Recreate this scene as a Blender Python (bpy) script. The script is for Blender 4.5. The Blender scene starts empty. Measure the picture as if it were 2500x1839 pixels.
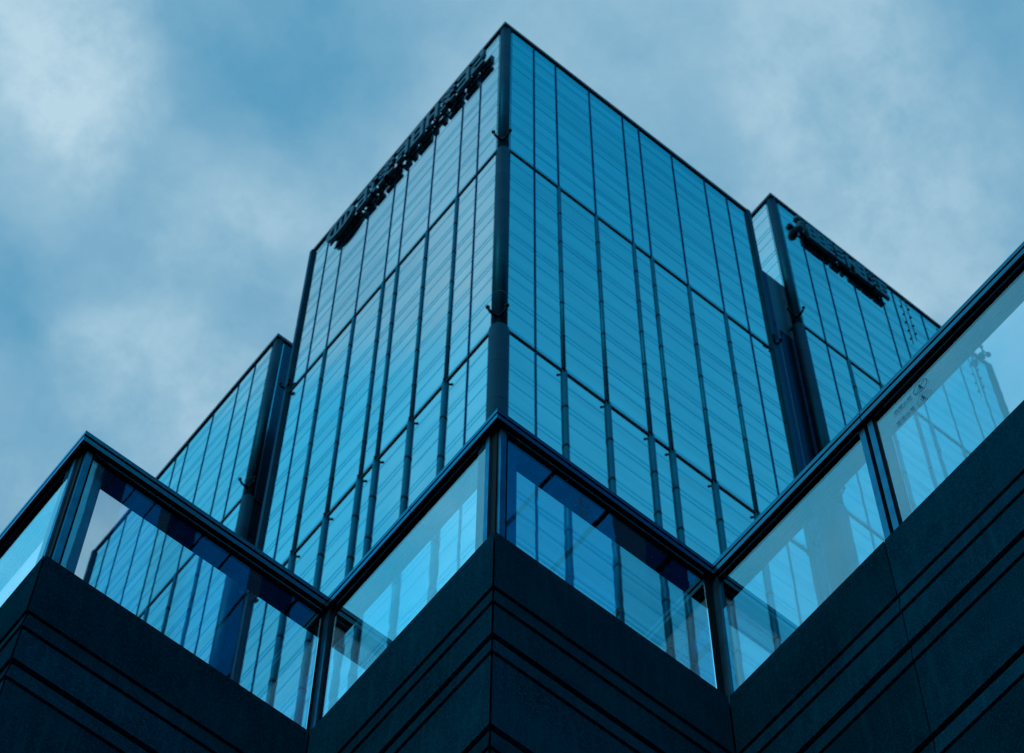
import bpy, bmesh, math, random
from mathutils import Vector, Matrix
random.seed(7)
S = bpy.context.scene
COL = S.collection

# ------------------------------------------------------------------ camera
RIGHT = Vector((0.77775, -0.62856, 0.00546))
FWD = Vector((0.26712, 0.33814, 0.90239))
FWD.normalize()
RIGHT = (RIGHT - FWD * RIGHT.dot(FWD)).normalized()
UP = RIGHT.cross(FWD).normalized()
CAM = Vector((0, 0, 1.6))
FPX = 6629.36                                   # focal length in pixels of a 2500 px wide frame
cam = bpy.data.cameras.new('camera')
cam.sensor_width = 36.0
cam.lens = FPX / 2500 * 36
cam.clip_start = 0.1
cam.clip_end = 5000
cam.dof.use_dof = True
cam.dof.focus_distance = 11.7
cam.dof.aperture_fstop = 12.0
co = bpy.data.objects.new('camera', cam)
COL.objects.link(co)
co.matrix_world = Matrix(((RIGHT.x, UP.x, -FWD.x, CAM.x), (RIGHT.y, UP.y, -FWD.y, CAM.y),
                          (RIGHT.z, UP.z, -FWD.z, CAM.z), (0, 0, 0, 1)))
S.camera = co


def sky_dir(px, py):
    return (FWD * FPX + RIGHT * (px - 1250) - UP * (py - 919.5)).normalized()


# ------------------------------------------------------------------ world: Nishita sky behind drifting cloud
W = bpy.data.worlds.new('World')
S.world = W
W.use_nodes = True
nt = W.node_tree
nt.nodes.clear()


class G:
    """tiny node-graph helper"""

    def __init__(self, tree):
        self.t = tree

    def n(self, kind, **kw):
        nd = self.t.nodes.new(kind)
        for k, v in kw.items():
            if k.startswith('i_'):
                key = k[2:]
                nd.inputs[int(key) if key.isdigit() else key.replace('_', ' ')].default_value = v
            else:
                setattr(nd, k, v)
        return nd

    def l(self, a, b):
        self.t.links.new(a, b)

    def math(self, op, a, b=0.0, c=0.0, clamp=False):
        nd = self.t.nodes.new('ShaderNodeMath')
        nd.operation = op
        nd.use_clamp = clamp
        for i, v in enumerate((a, b, c)):
            if hasattr(v, 'is_output'):
                self.l(v, nd.inputs[i])
            else:
                nd.inputs[i].default_value = v
        return nd.outputs[0]

    def dot(self, vec, c):
        nd = self.t.nodes.new('ShaderNodeVectorMath')
        nd.operation = 'DOT_PRODUCT'
        self.l(vec, nd.inputs[0])
        nd.inputs[1].default_value = c
        return nd.outputs['Value']

    def ramp(self, v, lo, hi, a=0.0, b=1.0, smooth=True):
        nd = self.t.nodes.new('ShaderNodeMapRange')
        nd.interpolation_type = 'SMOOTHSTEP' if smooth else 'LINEAR'
        self.l(v, nd.inputs['Value'])
        nd.inputs['From Min'].default_value = lo
        nd.inputs['From Max'].default_value = hi
        nd.inputs['To Min'].default_value = a
        nd.inputs['To Max'].default_value = b
        return nd.outputs[0]

    def mix(self, f, a, b, mode='MIX'):
        nd = self.t.nodes.new('ShaderNodeMix')
        nd.data_type = 'RGBA'
        nd.blend_type = mode
        for sock, v in ((nd.inputs[0], f), (nd.inputs[6], a), (nd.inputs[7], b)):
            if hasattr(v, 'is_output'):
                self.l(v, sock)
            else:
                sock.default_value = v if not isinstance(v, tuple) else (*v, 1.0) if len(v) == 3 else v
        return nd.outputs[2]

    def noise(self, vec, scale, detail=4, rough=0.5, dist=0.0):
        nd = self.t.nodes.new('ShaderNodeTexNoise')
        if vec is not None:
            self.l(vec, nd.inputs['Vector'])
        nd.inputs['Scale'].default_value = scale
        nd.inputs['Detail'].default_value = detail
        nd.inputs['Roughness'].default_value = rough
        nd.inputs['Distortion'].default_value = dist
        return nd.outputs[0]


SUN_AZ_VEC = Vector((-0.80, -0.20, 0.62)).normalized()
g = G(nt)
tc = g.n('ShaderNodeTexCoord')
D = tc.outputs['Generated']
nish = g.n('ShaderNodeTexSky', sky_type='NISHITA', sun_disc=False)
nish.sun_elevation = math.asin(SUN_AZ_VEC.z)
nish.sun_rotation = math.atan2(SUN_AZ_VEC.x, SUN_AZ_VEC.y)
nish.air_density = 1.3
nish.dust_density = 0.6
# warp the direction so that the cloud edges fray
wn = g.n('ShaderNodeTexNoise', i_Scale=9.0, i_Detail=5.0, i_Roughness=0.55)
g.l(D, wn.inputs['Vector'])
wsub = g.n('ShaderNodeVectorMath', operation='SUBTRACT')
g.l(wn.outputs['Color'], wsub.inputs[0])
wsub.inputs[1].default_value = (0.5, 0.5, 0.5)
wsc = g.n('ShaderNodeVectorMath', operation='SCALE')
g.l(wsub.outputs[0], wsc.inputs[0])
wsc.inputs['Scale'].default_value = 0.10
wad = g.n('ShaderNodeVectorMath', operation='ADD')
g.l(D, wad.inputs[0])
g.l(wsc.outputs[0], wad.inputs[1])
wno = g.n('ShaderNodeVectorMath', operation='NORMALIZE')
g.l(wad.outputs[0], wno.inputs[0])
DW = wno.outputs[0]
# cloud banks: centre (as seen in the frame), radius in px, weight
banks = [(110, 80, 380, 0.52), (60, 420, 260, 0.28), (270, 720, 230, 0.14), (400, 1000, 330, 0.32),
         (1960, 60, 330, 0.26), (2290, 250, 300, 0.24), (1950, 400, 260, 0.22), (2180, 690, 380, 0.32),
         (1250, 330, 420, 0.12), (60, 1400, 300, 0.2), (900, 560, 420, 0.22), (500, 470, 260, 0.16)]
holes = [(740, 110, 420, 0.22), (60, 620, 330, 0.22), (2480, 60, 260, 0.14), (330, 330, 200, 0.10)]
tot = None
for lst, sg in ((banks, 1), (holes, -1)):
    for (px, py, r, w) in lst:
        c = sky_dir(px, py)
        ca = math.cos(math.atan(r / FPX))
        v = g.ramp(g.dot(DW, tuple(c)), ca, 1.0, 0.0, w * sg)
        tot = v if tot is None else g.math('ADD', tot, v)
n1 = g.noise(D, 7.5, 9, 0.62, 0.15)
n2 = g.noise(D, 26.0, 8, 0.66, 0.15)
cl = g.math('ADD', g.math('MULTIPLY', g.math('SUBTRACT', n1, 0.5), 1.05), 0.30)
cl = g.math('ADD', cl, g.math('MULTIPLY', g.math('SUBTRACT', n2, 0.5), 0.36))
tot = g.math('MULTIPLY', tot, g.ramp(n2, 0.30, 0.70, 0.55, 1.30))
cl = g.math('ADD', cl, tot, clamp=True)
# the sun's side of the sky is milky and bright, the far side deep
side = g.dot(D, (0.777, -0.629, 0.0))
lit = g.ramp(side, -0.205, -0.30)
deep = g.ramp(side, 0.205, 0.30)
blue = g.mix(0.20, (0.110, 0.385, 0.600), g.mix(1.0, nish.outputs[0], (0.10, 0.10, 0.10), 'MULTIPLY'))
white = (0.47, 0.67, 0.79)
sky = g.mix(cl, blue, white)
lowf = g.n('ShaderNodeSeparateXYZ')
g.l(D, lowf.inputs[0])
n3 = g.math('ADD', g.ramp(n1, 0.36, 0.64, 0.0, 0.65), g.ramp(n2, 0.35, 0.65, 0.0, 0.35))
pale = g.ramp(lowf.outputs['Z'], 0.955, 0.875)
sky = g.mix(lit, sky, g.mix(pale, g.mix(n3, (0.27, 0.66, 0.98), (0.46, 0.82, 1.10)), g.mix(n3, (0.36, 0.74, 1.02), (0.60, 0.94, 1.16))))
sky = g.mix(g.ramp(side, -0.385, -0.415), sky, g.mix(g.ramp(n1, 0.3, 0.7), (0.08, 0.72, 1.18), (0.26, 0.88, 1.26)))
back = g.dot(D, (0.62, 0.785, 0.0))
sky = g.mix(g.ramp(back, -0.02, -0.18), sky, g.mix(n1, (0.10, 0.42, 0.66), (0.26, 0.58, 0.80)))
hz = g.noise(D, 5.0, 3, 0.5)
sky = g.mix(g.math('MULTIPLY', deep, 0.95), sky, g.mix(g.math('ADD', g.math('MULTIPLY', g.math('SUBTRACT', hz, 0.5), 0.9), g.math('MULTIPLY', pale, 0.8), clamp=True), (0.002, 0.355, 0.70), (0.045, 0.52, 0.88)))
# below the horizon: dim
low = g.n('ShaderNodeSeparateXYZ')
g.l(D, low.inputs[0])
sky = g.mix(g.ramp(low.outputs['Z'], -0.02, 0.42), (0.012, 0.045, 0.075), sky)
bg = g.n('ShaderNodeBackground', i_Strength=1.0)
g.l(sky, bg.inputs['Color'])
wo = g.n('ShaderNodeOutputWorld')
g.l(bg.outputs[0], wo.inputs['Surface'])

sun = bpy.data.lights.new('sun', 'SUN')
sun.energy = 0.5
sun.angle = math.radians(14)
sun.color = (1.0, 0.95, 0.88)
so = bpy.data.objects.new('sun', sun)
COL.objects.link(so)
so.rotation_euler = (-SUN_AZ_VEC).to_track_quat('-Z', 'Y').to_euler()
so.location = SUN_AZ_VEC * 300

S.view_settings.view_transform = 'Standard'
S.view_settings.look = 'None'
S.view_settings.exposure = 0.0
S.view_settings.gamma = 1.0
S.render.engine = 'CYCLES'
S.cycles.max_bounces = 20
S.cycles.transmission_bounces = 16
S.cycles.glossy_bounces = 8
S.cycles.use_denoising = True


# ------------------------------------------------------------------ materials
def new_mat(name):
    m = bpy.data.materials.new(name)
    m.use_nodes = True
    t = m.node_tree
    t.nodes.clear()
    gg = G(t)
    out = gg.n('ShaderNodeOutputMaterial')
    return m, gg, out


def pbr(name, base, rough=0.5, metal=0.0, spec=0.5, var=0.0, scale=4.0, bump=0.0, bscale=20.0, edge=None):
    m, gg, out = new_mat(name)
    b = gg.n('ShaderNodeBsdfPrincipled')
    b.inputs['Base Color'].default_value = (*base, 1)
    b.inputs['Roughness'].default_value = rough
    b.inputs['Metallic'].default_value = metal
    b.inputs['Specular IOR Level'].default_value = spec
    b.inputs['Specular Tint'].default_value = (*(edge or (0.12, 0.62, 0.90)), 1)
    tcx = gg.n('ShaderNodeTexCoord')
    if var:
        nz = gg.noise(tcx.outputs['Object'], scale, 5, 0.6)
        v = gg.ramp(nz, 0.3, 0.7, 1 - var, 1 + var)
        col = gg.mix(1.0, (*base,), (1, 1, 1), 'MULTIPLY')
        nd = gg.n('ShaderNodeVectorMath', operation='SCALE')
        gg.l(col, nd.inputs[0])
        gg.l(v, nd.inputs['Scale'])
        gg.l(nd.outputs[0], b.inputs['Base Color'])
    if bump:
        bz = gg.noise(tcx.outputs['Object'], bscale, 3, 0.5)
        bp = gg.n('ShaderNodeBump', i_Strength=bump, i_Distance=0.02)
        gg.l(bz, bp.inputs['Height'])
        gg.l(bp.outputs[0], b.inputs['Normal'])
    gg.l(b.outputs[0], out.inputs['Surface'])
    return m


def tower_glass(name, tint, wob=0.05):
    m, gg, out = new_mat(name)
    b = gg.n('ShaderNodeBsdfPrincipled')
    oi = gg.n('ShaderNodeObjectInfo')
    tcx = gg.n('ShaderNodeTexCoord')
    rnd = gg.ramp(oi.outputs['Random'], 0, 1, 0.94, 1.05, False)
    # level streaks in the tint imitate drawn-out cloud reflections
    sp = gg.n('ShaderNodeMapping')
    sp.inputs['Scale'].default_value = (0.10, 0.10, 1.0)
    gg.l(tcx.outputs['Object'], sp.inputs['Vector'])
    dz = gg.noise(sp.outputs[0], 1.1, 4, 0.6)
    geo = gg.n('ShaderNodeNewGeometry')
    v = gg.math('MULTIPLY', rnd, gg.ramp(dz, 0.25, 0.75, 0.90, 1.09))
    v = gg.math('MULTIPLY', v, gg.ramp(geo.outputs['Random Per Island'], 0, 1, 0.965, 1.035, False))
    nd = gg.n('ShaderNodeVectorMath', operation='SCALE')
    nd.inputs[0].default_value = tint
    gg.l(v, nd.inputs['Scale'])
    gg.l(nd.outputs[0], b.inputs['Base Color'])
    b.inputs['Metallic'].default_value = 1.0
    b.inputs['Roughness'].default_value = 0.035
    b.inputs['Specular Tint'].default_value = (tint[0] * 1.35, tint[1] * 1.15, tint[2] * 1.1, 1)
    bz = gg.noise(tcx.outputs['Object'], 0.55, 2, 0.5)
    bp = gg.n('ShaderNodeBump', i_Strength=wob, i_Distance=0.10)
    gg.l(bz, bp.inputs['Height'])
    gg.l(bp.outputs[0], b.inputs['Normal'])
    gg.l(b.outputs[0], out.inputs['Surface'])
    return m


M = {}
M['facade'] = tower_glass('facade_glass', (0.46, 0.61, 0.645))
M['facade_dark'] = tower_glass('dark_facade_glass', (0.03, 0.36, 0.62))
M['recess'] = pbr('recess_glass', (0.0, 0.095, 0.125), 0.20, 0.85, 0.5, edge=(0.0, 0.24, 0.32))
M['joint'] = pbr('facade_joint_metal', (0.28, 0.54, 0.61), 0.10, 1.0, edge=(0.36, 0.62, 0.67))
M['ring'] = pbr('tube_coupling', (0.0, 0.045, 0.075), 0.6, 0.2, 0.2)
M['strip'] = pbr('mullion_strip_metal', (0.01, 0.17, 0.24), 0.22, 1.0, edge=(0.01, 0.22, 0.30))
M['tube'] = pbr('mullion_tube_metal', (0.0, 0.17, 0.26), 0.55, 0.8, var=0.10, scale=0.8, edge=(0.0, 0.30, 0.42))
M['column'] = pbr('column_cladding', (0.0, 0.07, 0.10), 0.5, 0.8, 0.35, var=0.15, scale=0.5, edge=(0.0, 0.35, 0.45))
M['black'] = pbr('black_joint', (0.001, 0.006, 0.012), 0.6, 0.0, 0.12)
M['rail_shade'] = pbr('rail_shade_black', (0.002, 0.004, 0.005), 0.55, 0.0, 0.10)  # shade painted black on the rail's underside and fascia groove
M['coping'] = pbr('coping_metal', (0.002, 0.030, 0.050), 0.5, 0.0, 0.25)
M['core'] = pbr('tower_core_wall', (0.004, 0.045, 0.075), 0.5, 0.2)
M['letter'] = pbr('sign_letter_metal', (0.006, 0.085, 0.110), 0.5, 0.3)
M['rail'] = pbr('anodised_rail', (0.08, 0.17, 0.185), 0.28, 0.95, var=0.08, scale=6, bump=0.05, bscale=60)
M['post'] = pbr('post_metal', (0.05, 0.17, 0.22), 0.34, 0.9, var=0.18, scale=9)
M['gasket'] = pbr('rubber_gasket', (0.001, 0.004, 0.007), 0.7, 0.0, 0.10)
M['terrace'] = pbr('terrace_paving', (0.02, 0.035, 0.045), 0.8, var=0.2)
M['ground'] = pbr('asphalt', (0.022, 0.028, 0.034), 0.9, var=0.25, scale=0.8)
M['roof'] = pbr('roofing', (0.03, 0.05, 0.06), 0.9)
M['sticker_dark'] = pbr('sticker_ink', (0.004, 0.09, 0.16), 0.7)
M['sticker_worn'] = pbr('worn_sticker_ring', (0.06, 0.16, 0.24), 0.8)
M['sticker_light'] = pbr('sticker_red_ring', (0.30, 0.42, 0.60), 0.7)


def stone_mat():
    m, gg, out = new_mat('dark_granite')
    b = gg.n('ShaderNodeBsdfPrincipled')
    tcx = gg.n('ShaderNodeTexCoord')
    P = tcx.outputs['Object']
    big = gg.noise(P, 2.2, 4, 0.6)
    mp = gg.n('ShaderNodeMapping')
    mp.inputs['Scale'].default_value = (26, 26, 2.4)
    gg.l(P, mp.inputs['Vector'])
    streak = gg.noise(mp.outputs[0], 1.0, 4, 0.65)
    fine = gg.noise(P, 130, 3, 0.7)
    spk = gg.noise(P, 300, 2, 0.6)
    c = gg.mix(gg.ramp(big, 0.3, 0.7), (0.0004, 0.025, 0.046), (0.0006, 0.044, 0.074))
    c = gg.mix(gg.math('MULTIPLY', gg.ramp(streak, 0.45, 0.75), 0.55), c, (0.002, 0.066, 0.100))
    c = gg.mix(gg.math('MULTIPLY', gg.ramp(fine, 0.48, 0.68), 0.85), c, (0.003, 0.086, 0.130))
    c = gg.mix(gg.math('MULTIPLY', gg.ramp(spk, 0.64, 0.74), 0.8), c, (0.015, 0.15, 0.21))
    oi = gg.n('ShaderNodeObjectInfo')
    sc_ = gg.n('ShaderNodeVectorMath', operation='SCALE')
    gg.l(c, sc_.inputs[0])
    gg.l(gg.ramp(oi.outputs['Random'], 0, 1, 0.72, 1.22, False), sc_.inputs['Scale'])
    gg.l(sc_.outputs[0], b.inputs['Base Color'])
    b.inputs['Roughness'].default_value = 0.62
    b.inputs['Specular IOR Level'].default_value = 0.0
    b.inputs['Specular Tint'].default_value = (0.05, 0.6, 0.95, 1)
    bp = gg.n('ShaderNodeBump', i_Strength=0.25, i_Distance=0.004)
    gg.l(fine, bp.inputs['Height'])
    gg.l(bp.outputs[0], b.inputs['Normal'])
    gg.l(b.outputs[0], out.inputs['Surface'])
    return m


def pane_mat():
    m, gg, out = new_mat('balustrade_glass')
    b = gg.n('ShaderNodeBsdfGlass')
    b.inputs['Color'].default_value = (0.94, 0.985, 1.0, 1)
    b.inputs['Roughness'].default_value = 0.0
    b.inputs['IOR'].default_value = 1.68
    tcx = gg.n('ShaderNodeTexCoord')
    bz = gg.noise(tcx.outputs['Object'], 5.0, 1, 0.4)
    bp = gg.n('ShaderNodeBump', i_Strength=0.02, i_Distance=0.0025)
    gg.l(bz, bp.inputs['Height'])
    gg.l(bp.outputs[0], b.inputs['Normal'])
    # dried rain spots and a few specks of dust
    vo = gg.n('ShaderNodeTexVoronoi', i_Scale=34.0)
    gg.l(tcx.outputs['Object'], vo.inputs['Vector'])
    sel = gg.n('ShaderNodeSeparateXYZ')
    gg.l(vo.outputs['Color'], sel.inputs[0])
    spot = gg.math('MULTIPLY', gg.ramp(vo.outputs['Distance'], 0.16, 0.06), gg.math('GREATER_THAN', sel.outputs['X'], 0.93))
    film = gg.math('MULTIPLY', gg.ramp(gg.noise(tcx.outputs['Object'], 2.6, 5, 0.6), 0.48, 0.75), 0.014)
    df = gg.n('ShaderNodeBsdfDiffuse')
    df.inputs['Color'].default_value = (0.25, 0.55, 0.65, 1)
    mx = gg.n('ShaderNodeMixShader')
    gg.l(gg.math('ADD', gg.math('MULTIPLY', spot, 0.55), film, clamp=True), mx.inputs[0])
    gg.l(b.outputs[0], mx.inputs[1])
    gg.l(df.outputs[0], mx.inputs[2])
    gg.l(mx.outputs[0], out.inputs['Surface'])
    return m


M['stone'] = stone_mat()
M['pane'] = pane_mat()


# ------------------------------------------------------------------ mesh helpers
class MB:
    def __init__(self):
        self.v = []
        self.f = []
        self.mi = []

    def box(self, x0, x1, y0, y1, z0, z1, mi=0):
        n = len(self.v)
        self.v += [(x0, y0, z0), (x1, y0, z0), (x1, y1, z0), (x0, y1, z0),
                   (x0, y0, z1), (x1, y0, z1), (x1, y1, z1), (x0, y1, z1)]
        for q in ((0, 3, 2, 1), (4, 5, 6, 7), (0, 1, 5, 4), (1, 2, 6, 5), (2, 3, 7, 6), (3, 0, 4, 7)):
            self.f.append(tuple(n + i for i in q))
            self.mi.append(mi)
        return self

    def poly(self, pts, mi=0):
        n = len(self.v)
        self.v += [tuple(p) for p in pts]
        self.f.append(tuple(range(n, n + len(pts))))
        self.mi.append(mi)
        return self

    def prism(self, pts, z0, z1, mi=0):
        """vertical prism over a counter-clockwise polygon"""
        n = len(self.v)
        k = len(pts)
        self.v += [(p[0], p[1], z0) for p in pts] + [(p[0], p[1], z1) for p in pts]
        self.f.append(tuple(n + i for i in reversed(range(k))))
        self.f.append(tuple(n + k + i for i in range(k)))
        self.mi += [mi, mi]
        for i in range(k):
            j = (i + 1) % k
            self.f.append((n + i, n + j, n + k + j, n + k + i))
            self.mi.append(mi)
        return self

    def cyl(self, x, y, z0, z1, r, seg=20, mi=0):
        return self.prism([(x + r * math.cos(2 * math.pi * i / seg), y + r * math.sin(2 * math.pi * i / seg))
                           for i in range(seg)], z0, z1, mi)

    def tube(self, pts, r, seg=10, mi=0, r_end=None):
        """round bar along a list of points"""
        n = len(self.v)
        K = len(pts)
        for k, p in enumerate(pts):
            p = Vector(p)
            a = Vector(pts[max(k - 1, 0)])
            b = Vector(pts[min(k + 1, K - 1)])
            t = (b - a).normalized()
            u = t.cross(Vector((0, 0, 1)) if abs(t.z) < 0.9 else Vector((1, 0, 0))).normalized()
            w = t.cross(u)
            rr = r if r_end is None else r + (r_end - r) * k / (K - 1)
            for i in range(seg):
                an = 2 * math.pi * i / seg
                q = p + (u * math.cos(an) + w * math.sin(an)) * rr
                self.v.append(tuple(q))
        for k in range(K - 1):
            for i in range(seg):
                j = (i + 1) % seg
                self.f.append((n + k * seg + i, n + k * seg + j, n + (k + 1) * seg + j, n + (k + 1) * seg + i))
                self.mi.append(mi)
        self.f.append(tuple(n + i for i in reversed(range(seg))))
        self.f.append(tuple(n + (K - 1) * seg + i for i in range(seg)))
        self.mi += [mi, mi]
        return self

    def ball(self, c, r, seg=12, mi=0):
        pts = []
        rings = seg // 2
        n = len(self.v)
        for a in range(rings + 1):
            th = math.pi * a / rings
            for i in range(seg):
                ph = 2 * math.pi * i / seg
                self.v.append((c[0] + r * math.sin(th) * math.cos(ph), c[1] + r * math.sin(th) * math.sin(ph),
                               c[2] + r * math.cos(th)))
        for a in range(rings):
            for i in range(seg):
                j = (i + 1) % seg
                self.f.append((n + a * seg + i, n + (a + 1) * seg + i, n + (a + 1) * seg + j, n + a * seg + j))
                self.mi.append(mi)
        return self

    def build(self, name, mats, parent=None, smooth=False, bevel=0.0, loc=None):
        me = bpy.data.meshes.new(name)
        me.from_pydata(self.v, [], self.f)
        if not isinstance(mats, (list, tuple)):
            mats = [mats]
        for m in mats:
            me.materials.append(m)
        me.polygons.foreach_set('material_index', self.mi)
        bm = bmesh.new()
        bm.from_mesh(me)
        bmesh.ops.recalc_face_normals(bm, faces=bm.faces)
        bm.to_mesh(me)
        bm.free()
        if smooth:
            for p in me.polygons:
                p.use_smooth = len(p.vertices) == 4
        o = bpy.data.objects.new(name, me)
        COL.objects.link(o)
        if parent:
            o.parent = parent
        if loc:
            o.location = loc
        if bevel:
            b = o.modifiers.new('bevel', 'BEVEL')
            b.width = bevel
            b.segments = 2
            b.limit_method = 'ANGLE'
        return o


def thing(name, label, cat, loc=(0, 0, 0), group=None):
    o = bpy.data.objects.new(name, None)
    COL.objects.link(o)
    o.empty_display_size = 0.3
    o.location = loc
    o['label'] = label
    o['category'] = cat
    if group:
        o['group'] = group
    return o


def structure(o):
    o['kind'] = 'structure'
    return o


# ------------------------------------------------------------------ ground
gr = MB()
gr.poly([(-2500, -2500, 0), (2500, -2500, 0), (2500, 2500, 0), (-2500, 2500, 0)])
structure(gr.build('ground', M['ground']))

# ------------------------------------------------------------------ the glass towers
FLOOR = 3.392
MULL = [1.94, 3.42, 5.72, 8.04, 9.18, 11.50, 13.82, 15.42]          # mullion lines along a 17.15 m face


def make_tower(name, label, group, loc, a, b, H, fl1, glass, skip=(), zlow=40.0, side_glass=None):
    """corner of the two show faces stands at loc; one face runs along +X (faces -Y), the other along +Y (faces -X)"""
    T = thing(name, label, 'tower', loc, group)
    fl = [fl1 - k * 6 * FLOOR for k in range(0, 5)]
    fl = [z for z in fl if z > zlow + 2]
    bounds = [H - 0.20] + fl + [zlow]
    core = MB().box(0.16, a - 0.02, 0.16, b - 0.02, 0, H - 0.25)
    core.build('core_wall', M['core'], T)
    for face, length in (('x', a), ('y', b)):
        k = length / 17.15
        lines = [0.46] + [m * k for m in MULL] + [length - 0.36]

        def P(u, o, z):                                              # u along the face, o outward
            return (u, -o, z) if face == 'x' else (-o, u, z)

        def bx(mb, u0, u1, o0, o1, z0, z1):
            if face == 'x':
                mb.box(u0, u1, -o1, -o0, z0, z1)
            else:
                mb.box(-o1, -o0, u0, u1, z0, z1)
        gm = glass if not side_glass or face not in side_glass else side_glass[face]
        # backing behind the joints between panes
        jb = MB()
        bx(jb, 0.30, length - 0.10, -0.10, -0.02, zlow, H - 0.3)
        jb.build('joint_backing', M['joint'], T)
        lo = MB()
        bx(lo, 0.30, length - 0.10, -0.10, -0.02, 0.0, zlow)
        lo.build('lower_glazing', gm, T)
        for s in range(len(bounds) - 1):
            zt, zb = bounds[s], bounds[s + 1]
            # horizontal joints inside this section
            js = []
            kk = 0
            while True:
                z = fl1 - FLOOR * kk
                kk += 1
                if z < zb - 1.5:
                    break
                js += [z, z + 0.42, z - 1.18]
            kk = -1
            while fl1 - FLOOR * kk < H + 2:
                z = fl1 - FLOOR * kk
                js += [z, z + 0.42, z - 1.18]
                kk -= 1
            js = sorted(set(round(z, 3) for z in js if zb + 0.25 < z < zt - 0.25), reverse=True)
            cuts = [zt] + js + [zb]
            for i in range(len(lines) - 1):
                u0, u1 = lines[i] + 0.03, lines[i + 1] - 0.03
                mb = MB()
                for c in range(len(cuts) - 1):
                    z1 = cuts[c] - 0.004
                    z0 = cuts[c + 1] + 0.004
                    t = [random.uniform(-0.0015, 0.0015) for _ in range(4)]
                    mb.poly([P(u0, t[0], z0), P(u1, t[1], z0), P(u1, t[1] + t[2], z1), P(u0, t[0] + t[2], z1)])
                    if c:                                            # transom cap over the joint
                        bx(mb, u0, u1, -0.004, 0.005, cuts[c] - 0.085, cuts[c] + 0.085)
                        mb.mi[-6:] = [1] * 6
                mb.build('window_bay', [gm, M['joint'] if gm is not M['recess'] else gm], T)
            # mullions
            tubes = {}
            for i, m in enumerate(MULL):
                u = m * k
                mb = MB()
                thin = i in (0, 7) or s == 0
                if thin:
                    bx(mb, u - 0.04, u + 0.04, -0.03, 0.035, zb, zt)
                    mb.build('mullion', M['strip'], T)
                else:
                    r = 0.082 if s == 1 else 0.122
                    c = P(u, r * 0.35, 0)
                    mb.cyl(c[0], c[1], zb + 0.15, zt, r, 16)
                    z = fl1 - FLOOR * 6 * (s - 1)
                    for q in range(0, 7):
                        zz = z - q * FLOOR
                        if zb + 0.3 < zz < zt - 0.3:
                            mb.cyl(c[0], c[1], zz - 0.07, zz + 0.16, r + 0.010, 16, 1)
                    tubes[i] = mb.build('mullion', [M['tube'], M['ring']], T, smooth=True)
            # dark joint band at the foot of the section, with a fitting at every tube
            if s < len(fl):
                mb = MB()
                bx(mb, 0.42, length - 0.20, -0.03, 0.050, zb - 0.085, zb + 0.085)
                mb.build('joint_band', M['black'], T)
                if s >= 1:
                    for i in range(1, 7):
                        u = MULL[i] * k
                        mb = MB()
                        p0 = P(u - 0.05, 0.10, zb - 0.12)
                        p1 = P(u - 0.16, 0.20, zb - 0.16)
                        mb.tube([p0, p1], 0.05, 8)
                        mb.ball(p1, 0.065, 10)
                        mb.build('light_fitting', M['black'], tubes.get(i, T), smooth=True)
        # end column of the face
        mb = MB()
        bx(mb, length - 0.36, length - 0.02, -0.12, 0.09, 0, H - 0.2)
        bx(mb, length - 0.30, length - 0.08, 0.09, 0.17, 0, H - 0.2)
        mb.build('end_column', M['column'], T)
    # corner columns, stepping out below each joint band
    cz = [H - 0.1] + fl + [0.0]
    for s in range(len(cz) - 1):
        r = (0.29, 0.33, 0.43, 0.46, 0.46, 0.46, 0.46)[s]
        mb = MB()
        c = 0.25
        mb.cyl(c, c, cz[s + 1], cz[s], r, 32)
        for q in range(1, 6):                                        # cladding joints
            zz = cz[s] - q * FLOOR
            if zz > cz[s + 1] + 1:
                mb.cyl(c, c, zz - 0.03, zz + 0.03, r + 0.004, 32, 1)
        mb.build('corner_column', [M['column'], M['coping']], T, smooth=True)
    mb = MB()                                                        # shadow gap either side of the column
    mb.prism([(0.10, 0.62), (0.10, 0.10), (0.62, 0.10), (0.62, 0.30), (0.30, 0.30), (0.30, 0.62)], 0, H - 0.2)
    mb.build('corner_recess', M['black'], T)
    # coping
    mb = MB()
    t = 0.22
    mb.box(-0.09, a + 0.02, -0.09, t, H - 0.30, H)
    mb.box(-0.09, t, t, b + 0.02, H - 0.30, H)
    mb.box(a - t, a + 0.02, t, b + 0.02, H - 0.30, H)
    mb.box(t, a - t, b - t, b + 0.02, H - 0.30, H)
    mb.build('coping', M['coping'], T)
    mb = MB().box(t, a - t, t, b - t, H - 1.2, H - 1.0)
    mb.build('roof', M['roof'], T)
    # outrigger arms at the corners
    for z in fl[:2]:
        for (cx, cy, dirs) in ((0.05, 0.05, ((-1, 0), (0, -1))), (a - 0.15, -0.1, ((0.5, -0.8), (-0.6, -0.6))),
                               (-0.1, b - 0.15, ((-0.2, -0.9), (-0.9, 0.4)))):
            for dx, dy in dirs:
                mb = MB()
                d = Vector((dx, dy, 0)).normalized()
                p = Vector((cx, cy, z + 0.78))
                if cx < 0.1 and cy < 0.1:
                    L = 0.56
                else:
                    L = 0.34
                q = [p, p + d * L * 0.4 + Vector((0, 0, -0.10)), p + d * L * 0.8 + Vector((0, 0, -0.02)),
                     p + d * L + Vector((0, 0, 0.22))]
                mb.tube([tuple(v) for v in q], 0.065, 8)
                mb.ball(tuple(q[-1]), 0.10, 10)
                mb.build('outrigger_arm', M['black'], T, smooth=True)
    return T


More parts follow.
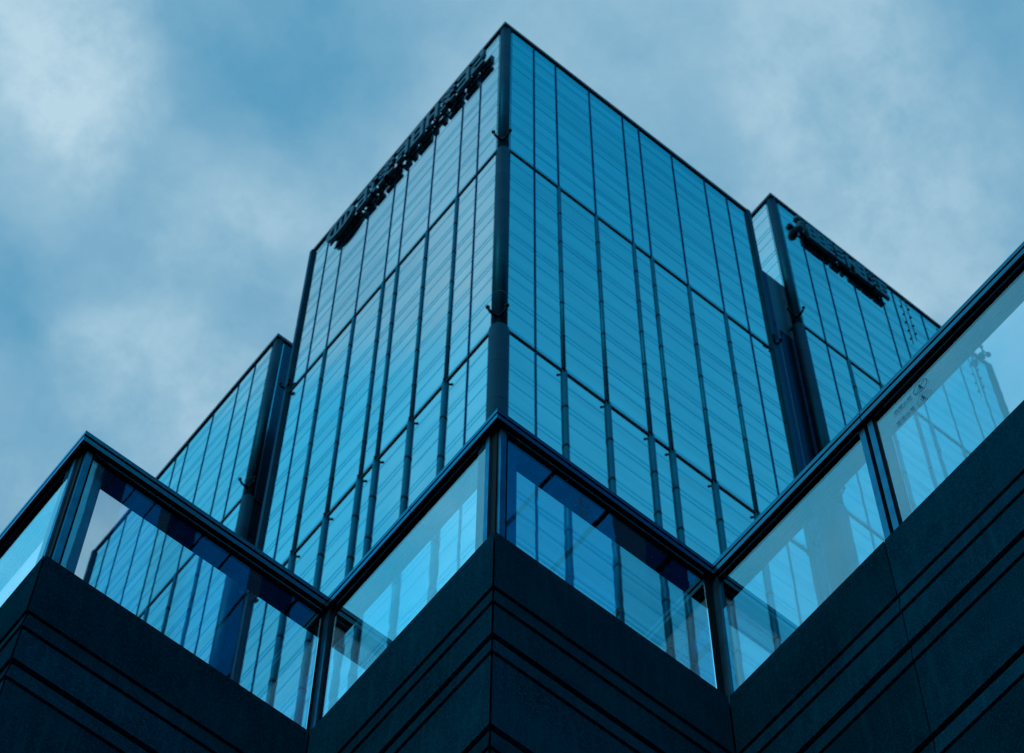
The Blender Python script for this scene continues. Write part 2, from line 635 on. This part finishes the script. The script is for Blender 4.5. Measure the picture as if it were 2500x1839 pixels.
X0, Y0 = 27.614, 35.904
GT = 'blue glass office towers'
make_tower('glass_tower', 'central blue glass tower whose corner column points straight up mid frame',
           GT, (X0, Y0, 0), 17.20, 17.06, 140.0, 121.72, M['facade'])
SR = 1.07
XR, YR, HR = 44.993 * SR, 34.365 * SR, 1.6 + 138.4 * SR
make_tower('glass_tower', 'blue glass tower on the right with a roof mast at its far corner',
           GT, (XR, YR, 0), 16.5 * SR, 17.0, HR, 1.6 + 121.5 * SR, M['facade'])
XL, YL = X0 + 1.561, Y0 + 22.209
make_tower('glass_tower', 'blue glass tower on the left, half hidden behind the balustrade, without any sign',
           GT, (XL, YL, 0), 16.0, 18.03, 140.0, 121.05, M['facade'], side_glass={'x': M['recess']})  # this face's darker glass stands in for the central tower's mirrored dark side

# recessed link between the central and the right tower
lk = thing('link_block', 'dark recessed glass link squeezed between the central and right towers', 'building', (X0 + 17.3, YR + 0.6, 0))
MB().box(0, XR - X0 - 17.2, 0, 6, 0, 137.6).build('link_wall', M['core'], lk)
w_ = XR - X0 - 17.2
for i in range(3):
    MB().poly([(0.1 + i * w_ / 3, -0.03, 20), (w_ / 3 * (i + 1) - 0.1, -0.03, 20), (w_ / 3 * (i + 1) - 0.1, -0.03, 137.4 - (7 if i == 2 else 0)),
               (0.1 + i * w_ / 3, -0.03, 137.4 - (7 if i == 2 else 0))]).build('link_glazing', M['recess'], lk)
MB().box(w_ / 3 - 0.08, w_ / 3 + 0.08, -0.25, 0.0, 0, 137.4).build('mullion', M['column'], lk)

# neighbouring tower beyond the right edge (seen only as a reflection in the balustrade)
nb = thing('glass_tower', 'dark glass tower beyond the right frame edge, mirrored in the balustrade panes', 'tower', (19.0, -40.0, 0))
NH, NL = 122.0, 46.0
MB().box(0.3, 22, 0.1, NL - 0.1, 0, NH - 0.4).build('core_wall', M['black'], nb)
ys = [0.0, 7.5, 15.0, 21.0, 28.5, 31.5, 39.0, NL]
for i in range(len(ys) - 1):
    mb = MB()
    for q in range(1, 27):
        z0 = q * 4.5 + 0.17
        z1 = z0 + 4.16
        t = [random.uniform(-0.012, 0.012) for _ in range(3)]
        mb.poly([(0.2 + t[0], ys[i] + 0.45, z0), (0.2 + t[1], ys[i + 1] - 0.45, z0), (0.2 + t[1] + t[2], ys[i + 1] - 0.45, z1), (0.2 + t[0] + t[2], ys[i] + 0.45, z1)])
    mb.build('window_bay', M['facade_dark'], nb)
for y in ys:
    MB().box(-0.35, 0.25, y - 0.45, y + 0.45, 0, NH - 0.4).build('column', M['recess'], nb)
MB().box(-0.5, 22.1, -0.5, NL + 0.5, NH - 0.4, NH).build('coping', M['coping'], nb)


# ------------------------------------------------------------------ rooftop signs
def glyph(mb, kind, u0, u1, z0, z1, P, th=0.33, d0=0.18, d1=0.38):
    """strokes of one big letter between u0..u1 and z0..z1"""
    w = u1 - u0
    h = z1 - z0

    def bar(a, b, c, d):
        p = P(u0 + a * w, u0 + b * w, d0, d1)
        mb.box(*p, z0 + c * h, z0 + d * h)
    t = min(0.26, th / w)
    s = th / h
    if kind == 'E':
        bar(0, t, 0, 1); bar(t, 1, 0, s); bar(t, .9, .5 - s / 2, .5 + s / 2); bar(t, 1, 1 - s, 1)
    elif kind == 'I':
        bar(.5 - t / 2, .5 + t / 2, 0, 1); bar(0, 1, 1 - s, 1); bar(0, 1, 0, s)
    elif kind == 'H':
        bar(0, t, 0, 1); bar(1 - t, 1, 0, 1); bar(t, 1 - t, .45, .45 + s)
    elif kind == 'T':
        bar(.5 - t / 2, .5 + t / 2, 0, 1 - s); bar(0, 1, 1 - s, 1)
    elif kind == 'S':
        bar(0, 1, 0, s); bar(0, 1, .5 - s / 2, .5 + s / 2); bar(0, 1, 1 - s, 1)
        bar(0, t, .5, 1 - s); bar(1 - t, 1, s, .5)
    elif kind == 'B':
        bar(0, t, 0, 1); bar(1 - t, 1, 0, 1); bar(t, 1 - t, 0, s); bar(t, 1 - t, .5 - s / 2, .5 + s / 2); bar(t, 1 - t, 1 - s, 1)
    elif kind == 'W':
        bar(0, 1, .72, .72 + s * .8); bar(.1, .9, .38, .38 + s * .8); bar(0, 1, 0, s * .8); bar(.5 - t / 2, .5 + t / 2, 0, 1)
        bar(.1, .1 + t * .8, .38, 1)
    elif kind == 'F':
        bar(0, t, 0, 1); bar(t, .9, .5 - s / 2, .5 + s / 2); bar(t, 1, 1 - s, 1); bar(.5, 1, .1, .1 + s)


sg = thing('roof_sign', 'long dark sign of big letters ending in an oval emblem under the central tower roofline', 'sign', (X0, Y0, 136.2), 'rooftop letter signs')
PL = lambda a, b, c, d: (-d, -c, a, b)
spans = [('S', 1.35, 2.35), ('E', 2.55, 3.55), ('W', 3.75, 4.95), ('H', 5.2, 6.2), ('B', 6.45, 7.5), ('F', 7.75, 8.75), ('W', 9.0, 10.3), ('I', 10.5, 11.2), ('E', 11.35, 12.2)]
for kd, u0, u1 in spans:
    mb = MB()
    glyph(mb, kd, u0, u1, 0.0 + random.uniform(-.08, .08), 2.0 + random.uniform(-.1, .1), PL)
    mb.build('letter', M['letter'], sg)
mb = MB()                                                            # oval emblem
n = 28
for ri, (ru, rz) in enumerate(((1.25, 1.05),)):
    ring = []
    for i in range(n):
        an = 2 * math.pi * i / n
        ring.append((math.cos(an), math.sin(an)))
    cu, cz_ = 13.65, 1.02
    for i in range(n):
        j = (i + 1) % n
        o = [(cu + ring[q][0] * ru, cz_ + ring[q][1] * rz) for q in (i, j)]
        ii = [(cu + ring[q][0] * (ru - .34), cz_ + ring[q][1] * (rz - .34)) for q in (i, j)]
        a_, b_ = -0.42, -0.20
        for x_ in (a_, b_):
            mb.poly([(x_, *o[0]), (x_, *o[1]), (x_, *ii[1]), (x_, *ii[0])])
        mb.poly([(a_, *o[0]), (a_, *o[1]), (b_, *o[1]), (b_, *o[0])])
        mb.poly([(a_, *ii[0]), (a_, *ii[1]), (b_, *ii[1]), (b_, *ii[0])])
for k in (-0.45, 0.0, 0.45):
    mb.box(-0.40, -0.21, 13.65 + k - 0.1, 13.65 + k + 0.1, 0.45, 1.6)
mb.build('emblem', M['letter'], sg)
mb = MB()
for z in (0.45, 1.55):
    mb.box(-0.19, -0.10, 1.4, 14.8, z - 0.05, z + 0.05)
for u in range(2, 15, 1):
    mb.box(-0.10, 0.02, u - 0.04, u + 0.04, 0.42, 0.50)
    mb.box(-0.10, 0.02, u - 0.04, u + 0.04, 1.52, 1.60)
mb.build('sign_frame', M['black'], sg)

rs = thing('roof_sign', 'dark two-word sign with wide slabs under the right tower roofline', 'sign', (XR, YR, HR - 3.70), 'rooftop letter signs')
PR = lambda a, b, c, d: (a, b, -d, -c)
mb = MB()
mb.ball((1.55, -0.32, 1.55), 0.24, 10); mb.ball((1.75, -0.32, 0.95), 0.30, 10); mb.ball((1.6, -0.32, 0.35), 0.28, 10)
mb.tube([(1.5, -.32, 1.9), (1.75, -.32, 1.0), (1.55, -.32, 0.2)], 0.12, 8)
mb.build('emblem', M['letter'], rs, smooth=True)
for kd, u0, u1 in (('B', 2.3, 3.0), ('B', 3.05, 3.75), ('E', 3.8, 4.3), ('S', 4.45, 5.1), ('H', 5.3, 6.1), ('B', 6.15, 6.85), ('W', 6.95, 7.75), ('E', 7.85, 8.55)):
    mb = MB()
    glyph(mb, kd, u0, u1, 0.05 + random.uniform(-.06, .06), 2.05 + random.uniform(-.1, .1), PR, th=0.46)
    mb.build('letter', M['letter'], rs)
mb = MB()
for z in (0.45, 1.55):
    mb.box(1.4, 8.7, -0.19, -0.10, z - 0.05, z + 0.05)
for u in range(2, 9):
    mb.box(u - .04, u + .04, -0.10, 0.02, .42, .50)
    mb.box(u - .04, u + .04, -0.10, 0.02, 1.52, 1.60)
mb.box(2.2, 4.3, -0.195, -0.12, 0.1, 2.0)
mb.box(5.2, 7.8, -0.195, -0.12, 0.1, 2.0)
mb.build('sign_frame', M['black'], rs)

# mast with two round heads on the far corner of the right tower
ms = thing('roof_mast', 'thin roof mast carrying two round lamp heads above the right tower far corner', 'mast', (XR + 16.75, YR + 0.1, HR))
MB().tube([(0, 0, -0.3), (0.35, -0.1, 0.9), (0.70, -0.15, 1.9)], 0.04, 8).build('pole', M['coping'], ms, smooth=True)
mb = MB(); mb.tube([(0.55, -0.13, 1.45), (0.45, -0.2, 1.9)], 0.06, 8); mb.ball((0.45, -0.2, 2.0), 0.12, 12)
mb.build('lamp_head', M['coping'], ms, smooth=True)
mb = MB(); mb.tube([(0.62, -0.13, 1.7), (1.1, -0.1, 1.95)], 0.04, 8); mb.ball((1.1, -0.1, 1.95), 0.17, 12)
mb.build('lamp_head', M['coping'], ms, smooth=True)
fx = thing('roof_floodlight', 'rounded floodlight bolted just under the right tower coping near its mast', 'lamp', (XR + 16.5, YR - 0.2, HR - 0.7))
mb = MB(); mb.ball((0, -0.1, 0.1), 0.24, 12); mb.tube([(0, 0.2, 0.2), (0, -0.1, 0.1)], 0.1, 8)
mb.build('lamp_housing', M['coping'], fx, smooth=True)
# string of little fittings hanging on mullions of the right tower
for nm, u, lab in (('cable_light', 10.35, 'string of small dark fittings right beside the right tower sign'),
                   ('cable_light', 13.3, 'string of small dark fittings near the far end of the right tower face'),
                   ('cable_light', 15.7, 'string of small fittings on the last mullion seen through the balustrade glass')):
    cb = thing(nm, lab, 'light string', (XR + u, YR - 0.14, HR - 0.3), 'light strings on the right tower')
    MB().tube([(0, 0, 0), (0.02, 0, -3), (0, 0, -6.2)], 0.03, 6).build('cable', M['coping'], cb)
    for q in range(5):
        mb = MB()
        mb.ball((0.02 * (q % 2), -0.05, -0.8 - q * 1.15), 0.085, 8)
        mb.build('lamp', M['coping'], cb, smooth=True)

# ------------------------------------------------------------------ the podium: dark stone with a zigzag front
XA, XB, XC = 1.822, 3.124, 4.333
YA, YB, YC = 5.247, 4.052, 0.60
PATH = [(XA, 12.0), (XA, YA), (XB, YA), (XB, YB), (XC, YB), (XC, YC), (16.0, YC)]


def off(i, o):
    x, y = PATH[i]
    if i == 0:
        return (x + o, y)
    if i == len(PATH) - 1:
        return (x, y + o)
    return (x + o, y + o)


pod = thing('podium_building', 'dark stone podium with a zigzag front and banded stone courses, nearest to the camera', 'building', (0, 0, 0))
ZT = 10.90
core = [off(i, 0.05) for i in range(7)] + [(16.0, 26.0), (XA + 0.05, 26.0)]
MB().prism(core, 0.0, ZT - 0.06).build('core_wall', M['black'], pod)
MB().prism([off(i, 0.25) for i in range(7)] + [(15.9, 25.9), (XA + 0.25, 25.9)], ZT - 0.055, ZT - 0.03).build('terrace_floor', M['terrace'], pod)
# courses of stone: top, bottom, setback at top (sloping bands catch the sky)
TH, TK = 0.018, 0.036
courses = [(ZT, 10.480, 0.0), (10.470, 10.360, 0.009), (10.349, 10.138, 0.004), (10.112, 10.006, 0.009), (9.995, 9.528, 0.004),
           (9.502, 9.385, 0.009), (9.374, 8.90, 0.004), (8.869, 8.752, 0.009), (8.737, 8.27, 0.004), (8.239, 8.12, 0.009), (8.10, 6.8, 0.004),
           (6.76, 5.2, 0.004), (5.16, 3.6, 0.004), (3.56, 2.0, 0.004), (1.96, 0.0, 0.004)]
SO = -0.006
rest = MB()
for i in range(6):
    isL = PATH[i][0] == PATH[i + 1][0]
    p0, p1 = PATH[i], PATH[i + 1]
    a0 = p0[1] if isL else p0[0]
    a1 = p1[1] if isL else p1[0]
    cuts = [a0, a1]
    if i == 4:
        cuts = [a0, 3.122, 1.9, a1]
    elif i == 0:
        cuts = [a0, 9.0, 7.4, a1]
    elif i == 5:
        cuts = [a0, 6.0, 8.0, 10.0, 13.0, a1]
    for c in range(len(cuts) - 1):
        for ci, (zt, zb, slope) in enumerate(courses):
            seen = ci < 8 and (i in (1, 2, 3) or (i == 0 and c == len(cuts) - 2) or (i == 4 and c < 2))
            mb = MB() if seen else rest

            def corner(which, o, z):
                v = cuts[c + which]
                end_path = (c + which == 0) or (c + which == len(cuts) - 1)
                dirn = 1 if cuts[-1] > cuts[0] else -1
                gap = (0.0055 if end_path else 0.003) * dirn * (1 if which == 0 else -1)
                sh = o if (end_path and not (i == 0 and which == 0) and not (i == 5 and which == 1)) else 0.0
                # a small open joint also at the outer corners
                vv = v + sh + gap
                return (p0[0] + o, vv, z) if isL else (vv, p0[1] + o, z)
            o_t, o_b, o_in = SO + slope, SO - (0.004 if slope == 0.009 else 0.0), 0.045
            q = [corner(0, o_t, zt), corner(1, o_t, zt), corner(1, o_b, zb), corner(0, o_b, zb)]
            r = [corner(0, o_in, zt), corner(1, o_in, zt), corner(1, o_in, zb), corner(0, o_in, zb)]
            mb.poly(q)
            for e in range(4):
                f_ = (e + 1) % 4
                mb.poly([q[e], q[f_], r[f_], r[e]])
            mb.poly(list(reversed(r)))
            if seen:
                mb.build('stone_panel', M['stone'], pod, bevel=0.003)

rest.build('stone_panel', M['stone'], pod)['kind'] = 'stuff'

# ------------------------------------------------------------------ balustrade: rail, posts, glass panes
bal = thing('glass_balustrade', 'metal framed glass balustrade zigzagging along the top of the dark stone podium', 'balustrade', (0, 0, 0))
ZR = 12.0
prof = [(0.0, 0.0), (0.0, -0.032), (0.012, -0.032), (0.012, -0.052), (0.0, -0.052), (0.0, -0.086), (0.0235, -0.086),
        (0.0235, -0.078), (0.050, -0.078), (0.050, -0.086)]
for k in range(6):
    a_ = 0.062 + k * 0.015
    prof += [(a_, -0.086), (a_, -0.081), (a_ + 0.006, -0.081), (a_ + 0.006, -0.086)]
prof += [(0.163, -0.086), (0.163, -0.030), (0.150, 0.0)]


def rail(i, cut0=None, cut1=None):
    mb = MB()
    n = len(prof)
    isL = PATH[i][0] == PATH[i + 1][0]

    def pt(end, o, z, cut):
        if cut is not None:
            return (PATH[i][0] + o, cut, ZR + z) if isL else (cut, PATH[i][1] + o, ZR + z)
        x, y = off(i + end, o)
        return (x, y, ZR + z)
    A = [pt(0, o, z, cut0) for o, z in prof]
    B = [pt(1, o, z, cut1) for o, z in prof]
    for k in range(n):
        j = (k + 1) % n
        mb.poly([A[k], A[j], B[j], B[k]], 1 if 5 <= k < n - 3 or k in (1, 2, 3) else 0)  # underside and groove faces get the painted shade
    mb.poly(A)
    mb.poly(list(reversed(B)))
    return mb.build('top_rail', [M['rail'], M['rail_shade']], bal)


rail(0); rail(1)
rail(2, None, 4.655); rail(2, 4.652, None)
rail(3)
rail(4, None, 3.096); rail(4, 3.092, None)
rail(5)
ZG = ZR - 0.0785
ZB = ZT - 0.05


def pane(i, u0, u1):
    isL = PATH[i][0] == PATH[i + 1][0]
    c = PATH[i][0] if isL else PATH[i][1]
    lo, hi = min(u0, u1), max(u0, u1)
    mb = MB()
    if isL:
        mb.box(c + 0.028, c + 0.045, lo, hi, ZB, ZG)
    else:
        mb.box(lo, hi, c + 0.028, c + 0.045, ZB, ZG)
    return mb.build('glass_pane', M['pane'], bal)


panes = {}
panes['a'] = pane(0, YA + 0.109, 8.2)
panes['b'] = pane(1, XA + 0.0815, XB - 0.0025)
panes['c'] = pane(2, YB + 0.1095, YA - 0.0365)
panes['d'] = pane(3, XB + 0.0815, XC - 0.0325)
panes['e'] = pane(4, 3.1375, YB - 0.0015)
panes['f'] = pane(4, 0.80, 3.0365)
pane(0, 8.32, 11.9)
pane(5, XC + 0.11, 8.0)
pane(5, 8.1, 15.9)


def post(boxes, mats=None):
    mb = MB()
    for b in boxes:
        mb.box(*b[:4], ZB, ZR - 0.0865, b[4] if len(b) > 4 else 0)
    return mb.build('post', [M['post'], M['gasket']], bal)


for (cx, cy) in ((XA, YA), (XB, YB), (XC, YC)):                      # outer corners: two stiles and a recessed corner
    post([(cx + 0.026, cx + 0.165, cy + 0.084, cy + 0.109), (cx + 0.043, cx + 0.072, cy + 0.026, cy + 0.0835),
          (cx + 0.0725, cx + 0.081, cy + 0.034, cy + 0.0835, 1), (cx + 0.036, cx + 0.0425, cy + 0.046, cy + 0.0835, 1),
          (cx + 0.043, cx + 0.072, cy + 0.1095, cy + 0.165)])
for (cx, cy, gx, gy) in ((XB, YA, 0.0, -0.034), (XC, YB, -0.030, 0.0)):   # inner corners: clustered dark fins
    post([(cx + gx, cx + 0.012, cy + 0.028, cy + 0.046, 1), (cx + 0.0125, cx + 0.034, cy + 0.020, cy + 0.075),
          (cx + 0.0345, cx + 0.048, cy + gy, cy + 0.019, 1), (cx + 0.016, cx + 0.034, cy - 0.006, cy + 0.0195),
          (cx + 0.0345, cx + 0.060, cy + 0.0195, cy + 0.060), (cx + 0.014, cx + 0.018, cy + 0.0145, cy + 0.0195, 0)])
# the mid post on the right flank: two pale stiles with dark slots
post([(XC + 0.024, XC + 0.15, 3.1065, 3.137), (XC + 0.050, XC + 0.15, 3.0865, 3.106, 1),
      (XC + 0.024, XC + 0.15, 3.0565, 3.086), (XC + 0.034, XC + 0.118, 3.037, 3.056, 1)])
post([(XA + 0.04, XA + 0.16, 8.205, 8.315)])
post([(8.005, 8.095, YC + 0.04, YC + 0.16)])

# stuck-on notices: mirrored from outside, two pictograms and two lines of characters each
def notice(par, x, y, z, along, sc=1.0, faint=False):
    """lies on the inner side of a pane; 'along' is 'x' or 'y' (text runs towards smaller values, i.e. mirrored)"""
    root = None
    dark, light = ('sticker_dark', 'sticker_light')

    def put(mb_name, verts, faces, mat):
        me = bpy.data.meshes.new(mb_name)
        me.from_pydata(verts, [], faces)
        me.materials.append(M[mat])
        o = bpy.data.objects.new(mb_name, me)
        COL.objects.link(o)
        o.parent = par
        return o

    def W3(u, v):
        return (x, y + u * sc, z + v * sc) if along == 'y' else (x + u * sc, y, z + v * sc)
    V, F = [], []
    V2, F2 = [], []

    def ringed(V, F, cu, cv, r, t, n=36):
        b = len(V)
        for i in range(n):
            an = 2 * math.pi * i / n
            V.append(W3(cu + r * math.cos(an), cv + r * math.sin(an)))
            V.append(W3(cu + (r - t) * math.cos(an), cv + (r - t) * math.sin(an)))
        for i in range(n):
            j = (i + 1) % n
            F.append((b + 2 * i, b + 2 * j, b + 2 * j + 1, b + 2 * i + 1))

    def strip(V, F, a, c, t):
        a = Vector(a); c = Vector(c)
        d = (c - a).normalized()
        nn = Vector((-d.y, d.x)) * t / 2
        b = len(V)
        for q in (a + nn, a - nn, c - nn, c + nn):
            V.append(W3(q.x, q.y))
        F.append((b, b + 1, b + 2, b + 3))
    for (cv, VV, FF) in ((0.050, V, F), (-0.050, V2, F2)):
        ringed(VV, FF, 0.0, cv, 0.042, 0.0035)
        strip(VV, FF, (-0.028, cv + 0.028), (0.028, cv - 0.028), 0.0035)
    for cv in (0.050, -0.050):                                       # little figure in each pictogram
        ringed(V, F, 0.004, cv + 0.018, 0.007, 0.006, 14)
        strip(V, F, (0.004, cv + 0.010), (-0.002, cv - 0.008), 0.009)
        strip(V, F, (-0.002, cv - 0.008), (0.008, cv - 0.026), 0.005)
        strip(V, F, (-0.002, cv - 0.008), (-0.012, cv - 0.024), 0.005)
        strip(V, F, (0.003, cv + 0.006), (0.018, cv + 0.002), 0.004)
    if faint:                                                        # worn: only the pale outlines are left
        put('notice_ring', V + V2, F + [tuple(q + len(V) for q in f) for f in F2], 'sticker_worn')
        return
    a_ = put('notice_ink', V, F, dark)
    b_ = put('notice_ring', V2, F2, light)
    for text, v in (('禁止攀爬', 0.050), ('禁止倚靠', -0.050)):
        for s_, size, dv in ((text, 0.030, 0.0), ('NO CLIMBING' if v > 0 else 'NO LEANING', 0.0095, -0.017)):
            cu = bpy.data.curves.new('notice_text', 'FONT')
            cu.body = s_
            cu.size = size * sc
            cu.resolution_u = 2
            cu.align_x = 'LEFT'
            to = bpy.data.objects.new('notice_text', cu)
            COL.objects.link(to)
            bpy.context.view_layer.update()
            dg = bpy.context.evaluated_depsgraph_get()
            me = bpy.data.meshes.new_from_object(to.evaluated_get(dg))
            bpy.data.objects.remove(to)
            me.materials.clear()
            me.materials.append(M[dark])
            wd = max([q.co.x for q in me.vertices] + [0.001])
            k_ = (0.108 * sc) / wd
            for q in me.vertices:
                u_ = 0.055 * sc + q.co.x * k_
                w_ = (v + dv) * sc + q.co.y * min(k_, 1.4) - 0.010 * sc
                q.co = Vector(W3(u_ / sc, w_ / sc))
            o = bpy.data.objects.new('notice_text', me)
            COL.objects.link(o)
            o.parent = par


notice(panes['f'], XC + 0.0273, 2.781, 11.7315, 'y')
notice(panes['d'], 3.61, YB + 0.0273, 11.730, 'x', 1.0, True)
